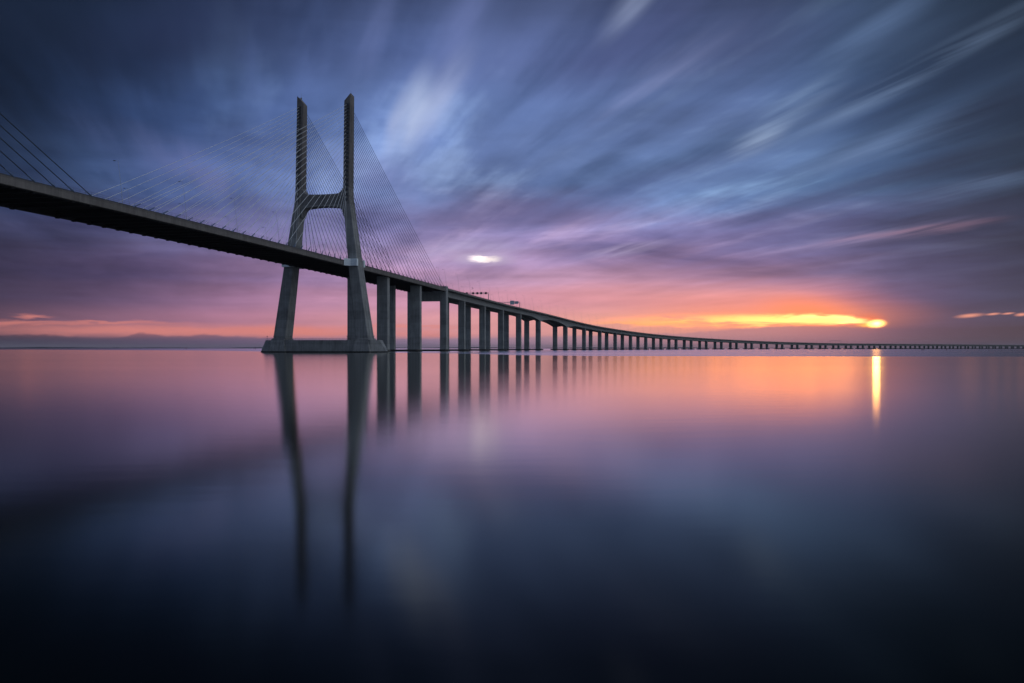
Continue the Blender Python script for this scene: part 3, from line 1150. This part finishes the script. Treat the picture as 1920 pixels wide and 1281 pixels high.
def buoy(px, dist, hgt, label, cross):
    root = empty('channel_buoy', place(px, dist))
    tag(root, label, 'buoy', 'navigation buoys')
    k_ = hgt / 5.5
    mb = MB()
    def ring(r, z):
        return [(r * k_ * math.cos(a * math.pi / 6), r * k_ * math.sin(a * math.pi / 6), z * k_) for a in range(12)]
    mb.loft([ring(1.1, -0.6), ring(1.5, -0.2), ring(1.5, 0.8), ring(1.2, 1.0)])
    mb.build('float', M_RED, root)
    mb = MB()
    for a in range(4):
        an = a * math.pi / 2 + 0.4
        mb.tube([(0.95 * k_ * math.cos(an), 0.95 * k_ * math.sin(an), 0.95 * k_), (0.25 * k_ * math.cos(an), 0.25 * k_ * math.sin(an), 3.9 * k_)], 0.14 * k_, 5)
    for z, r in ((2.0, 0.75), (3.2, 0.45)):
        mb.loft([ring(r, z), ring(r, z + 0.25)])
    mb.build('lattice', M_RED, root)
    mb = MB()
    if cross:
        mb.box((0, 0, 4.7 * k_), (2.0 * k_, 0.25, 0.3 * k_))
        mb.box((0, 0, 4.6 * k_), (0.3 * k_, 0.25, 1.8 * k_))
    else:
        mb.loft([ring(0.65, 4.0), ring(0.08, 5.5)])
    mb.build('topmark', M_STEEL, root)


buoy(349, 2300, 5.6, 'small dark conical buoy far off, midway between the left edge and the tower', False)
buoy(478.5, 2300, 5.6, 'small dark cross topped buoy far off, just left of the tower footing', True)
buoy(1775, 1050, 2.5, 'small dark spar buoy in front of the low viaduct at right', False)

root = empty('rowing_boat', place(1730, 1100), 0.2)
tag(root, 'tiny dark open boat in front of the low viaduct, right of the sun', 'boat')
mb = MB()
rings = []
for i in range(9):
    u = -1 + i / 4
    w = 0.75 * (1 - abs(u) ** 2.6) + 0.04
    xx = u * 2.0
    z1 = 0.55 + 0.2 * u * u
    rings.append([(xx, -w, z1), (xx, -w * 0.55, -0.1), (xx, w * 0.55, -0.1), (xx, w, z1), (xx, w * 0.85, z1 - 0.02), (xx, w * 0.45, 0.1), (xx, -w * 0.45, 0.1), (xx, -w * 0.85, z1 - 0.02)])
mb.loft(rings)
mb.build('hull', M_STEEL, root)
mb = MB()
mb.box((-0.5, 0, 0.45), (0.3, 1.2, 0.05))
mb.box((0.5, 0, 0.45), (0.3, 1.2, 0.05))
mb.build('thwart', M_STEEL, root)
mb = MB()
mb.box((1.9, 0, 0.75), (0.35, 0.35, 0.6))
mb.build('outboard_motor', M_STEEL, root)

# bird gliding over the first spans of the viaduct
bx_, by_ = (886 - 960) / FPX * 500, 500
bz = CAM_H + (HORIZON - 540.5) / FPX * 500
mb = MB()
body = [(-0.30, 0.02, 0), (-0.2, 0.05, 0), (-0.05, 0.075, 0.0), (0.1, 0.07, 0), (0.2, 0.045, 0.01), (0.27, 0.04, 0.02), (0.34, 0.012, 0.01)]
mb.tube([(a, 0, c) for a, b, c in body], [b for a, b, c in body], 8)
for sg in (1, -1):
    w_ = [(0.0, 0.0, 0.10, 0.04), (0.25, 0.12, 0.09, 0.04), (0.5, 0.10, 0.06, 0.0), (0.68, 0.05, 0.015, -0.06)]
    rings = []
    for yy, z, ch_, xo in w_:
        rings.append([(xo - ch_, yy * sg, z), (xo, yy * sg, z + 0.015), (xo + ch_, yy * sg, z), (xo, yy * sg, z - 0.01)])
    mb.loft(rings)
o = mb.build('bird', M_STEEL, smooth=True)
o.location = (bx_, by_, bz)
o.rotation_euler = (0.5, -0.5, 0.5)
o.scale = (1.3, 1.3, 1.3)
tag(o, 'small dark bird in flight above the lane signal gantry', 'bird')

# ------------------------------------------------------------------ morning haze over the water
M_HAZE = bpy.data.materials.new('haze')
M_HAZE.use_nodes = True
HZ = NT(M_HAZE.node_tree)
HZ.n.clear()
pv = HZ.node('ShaderNodeVolumePrincipled')
pv.inputs['Color'].default_value = (0.90, 0.80, 0.84, 1)
pv.inputs['Density'].default_value = 0.00002
ho = HZ.node('ShaderNodeOutputMaterial')
HZ.l.new(pv.outputs[0], ho.inputs['Volume'])
mb = MB()
mb.box((0, 29000, 89), (61000, 60000, 180))
hz = mb.build('haze', M_HAZE)
tag(hz, 'thin morning haze over the estuary', None, None, 'stuff')
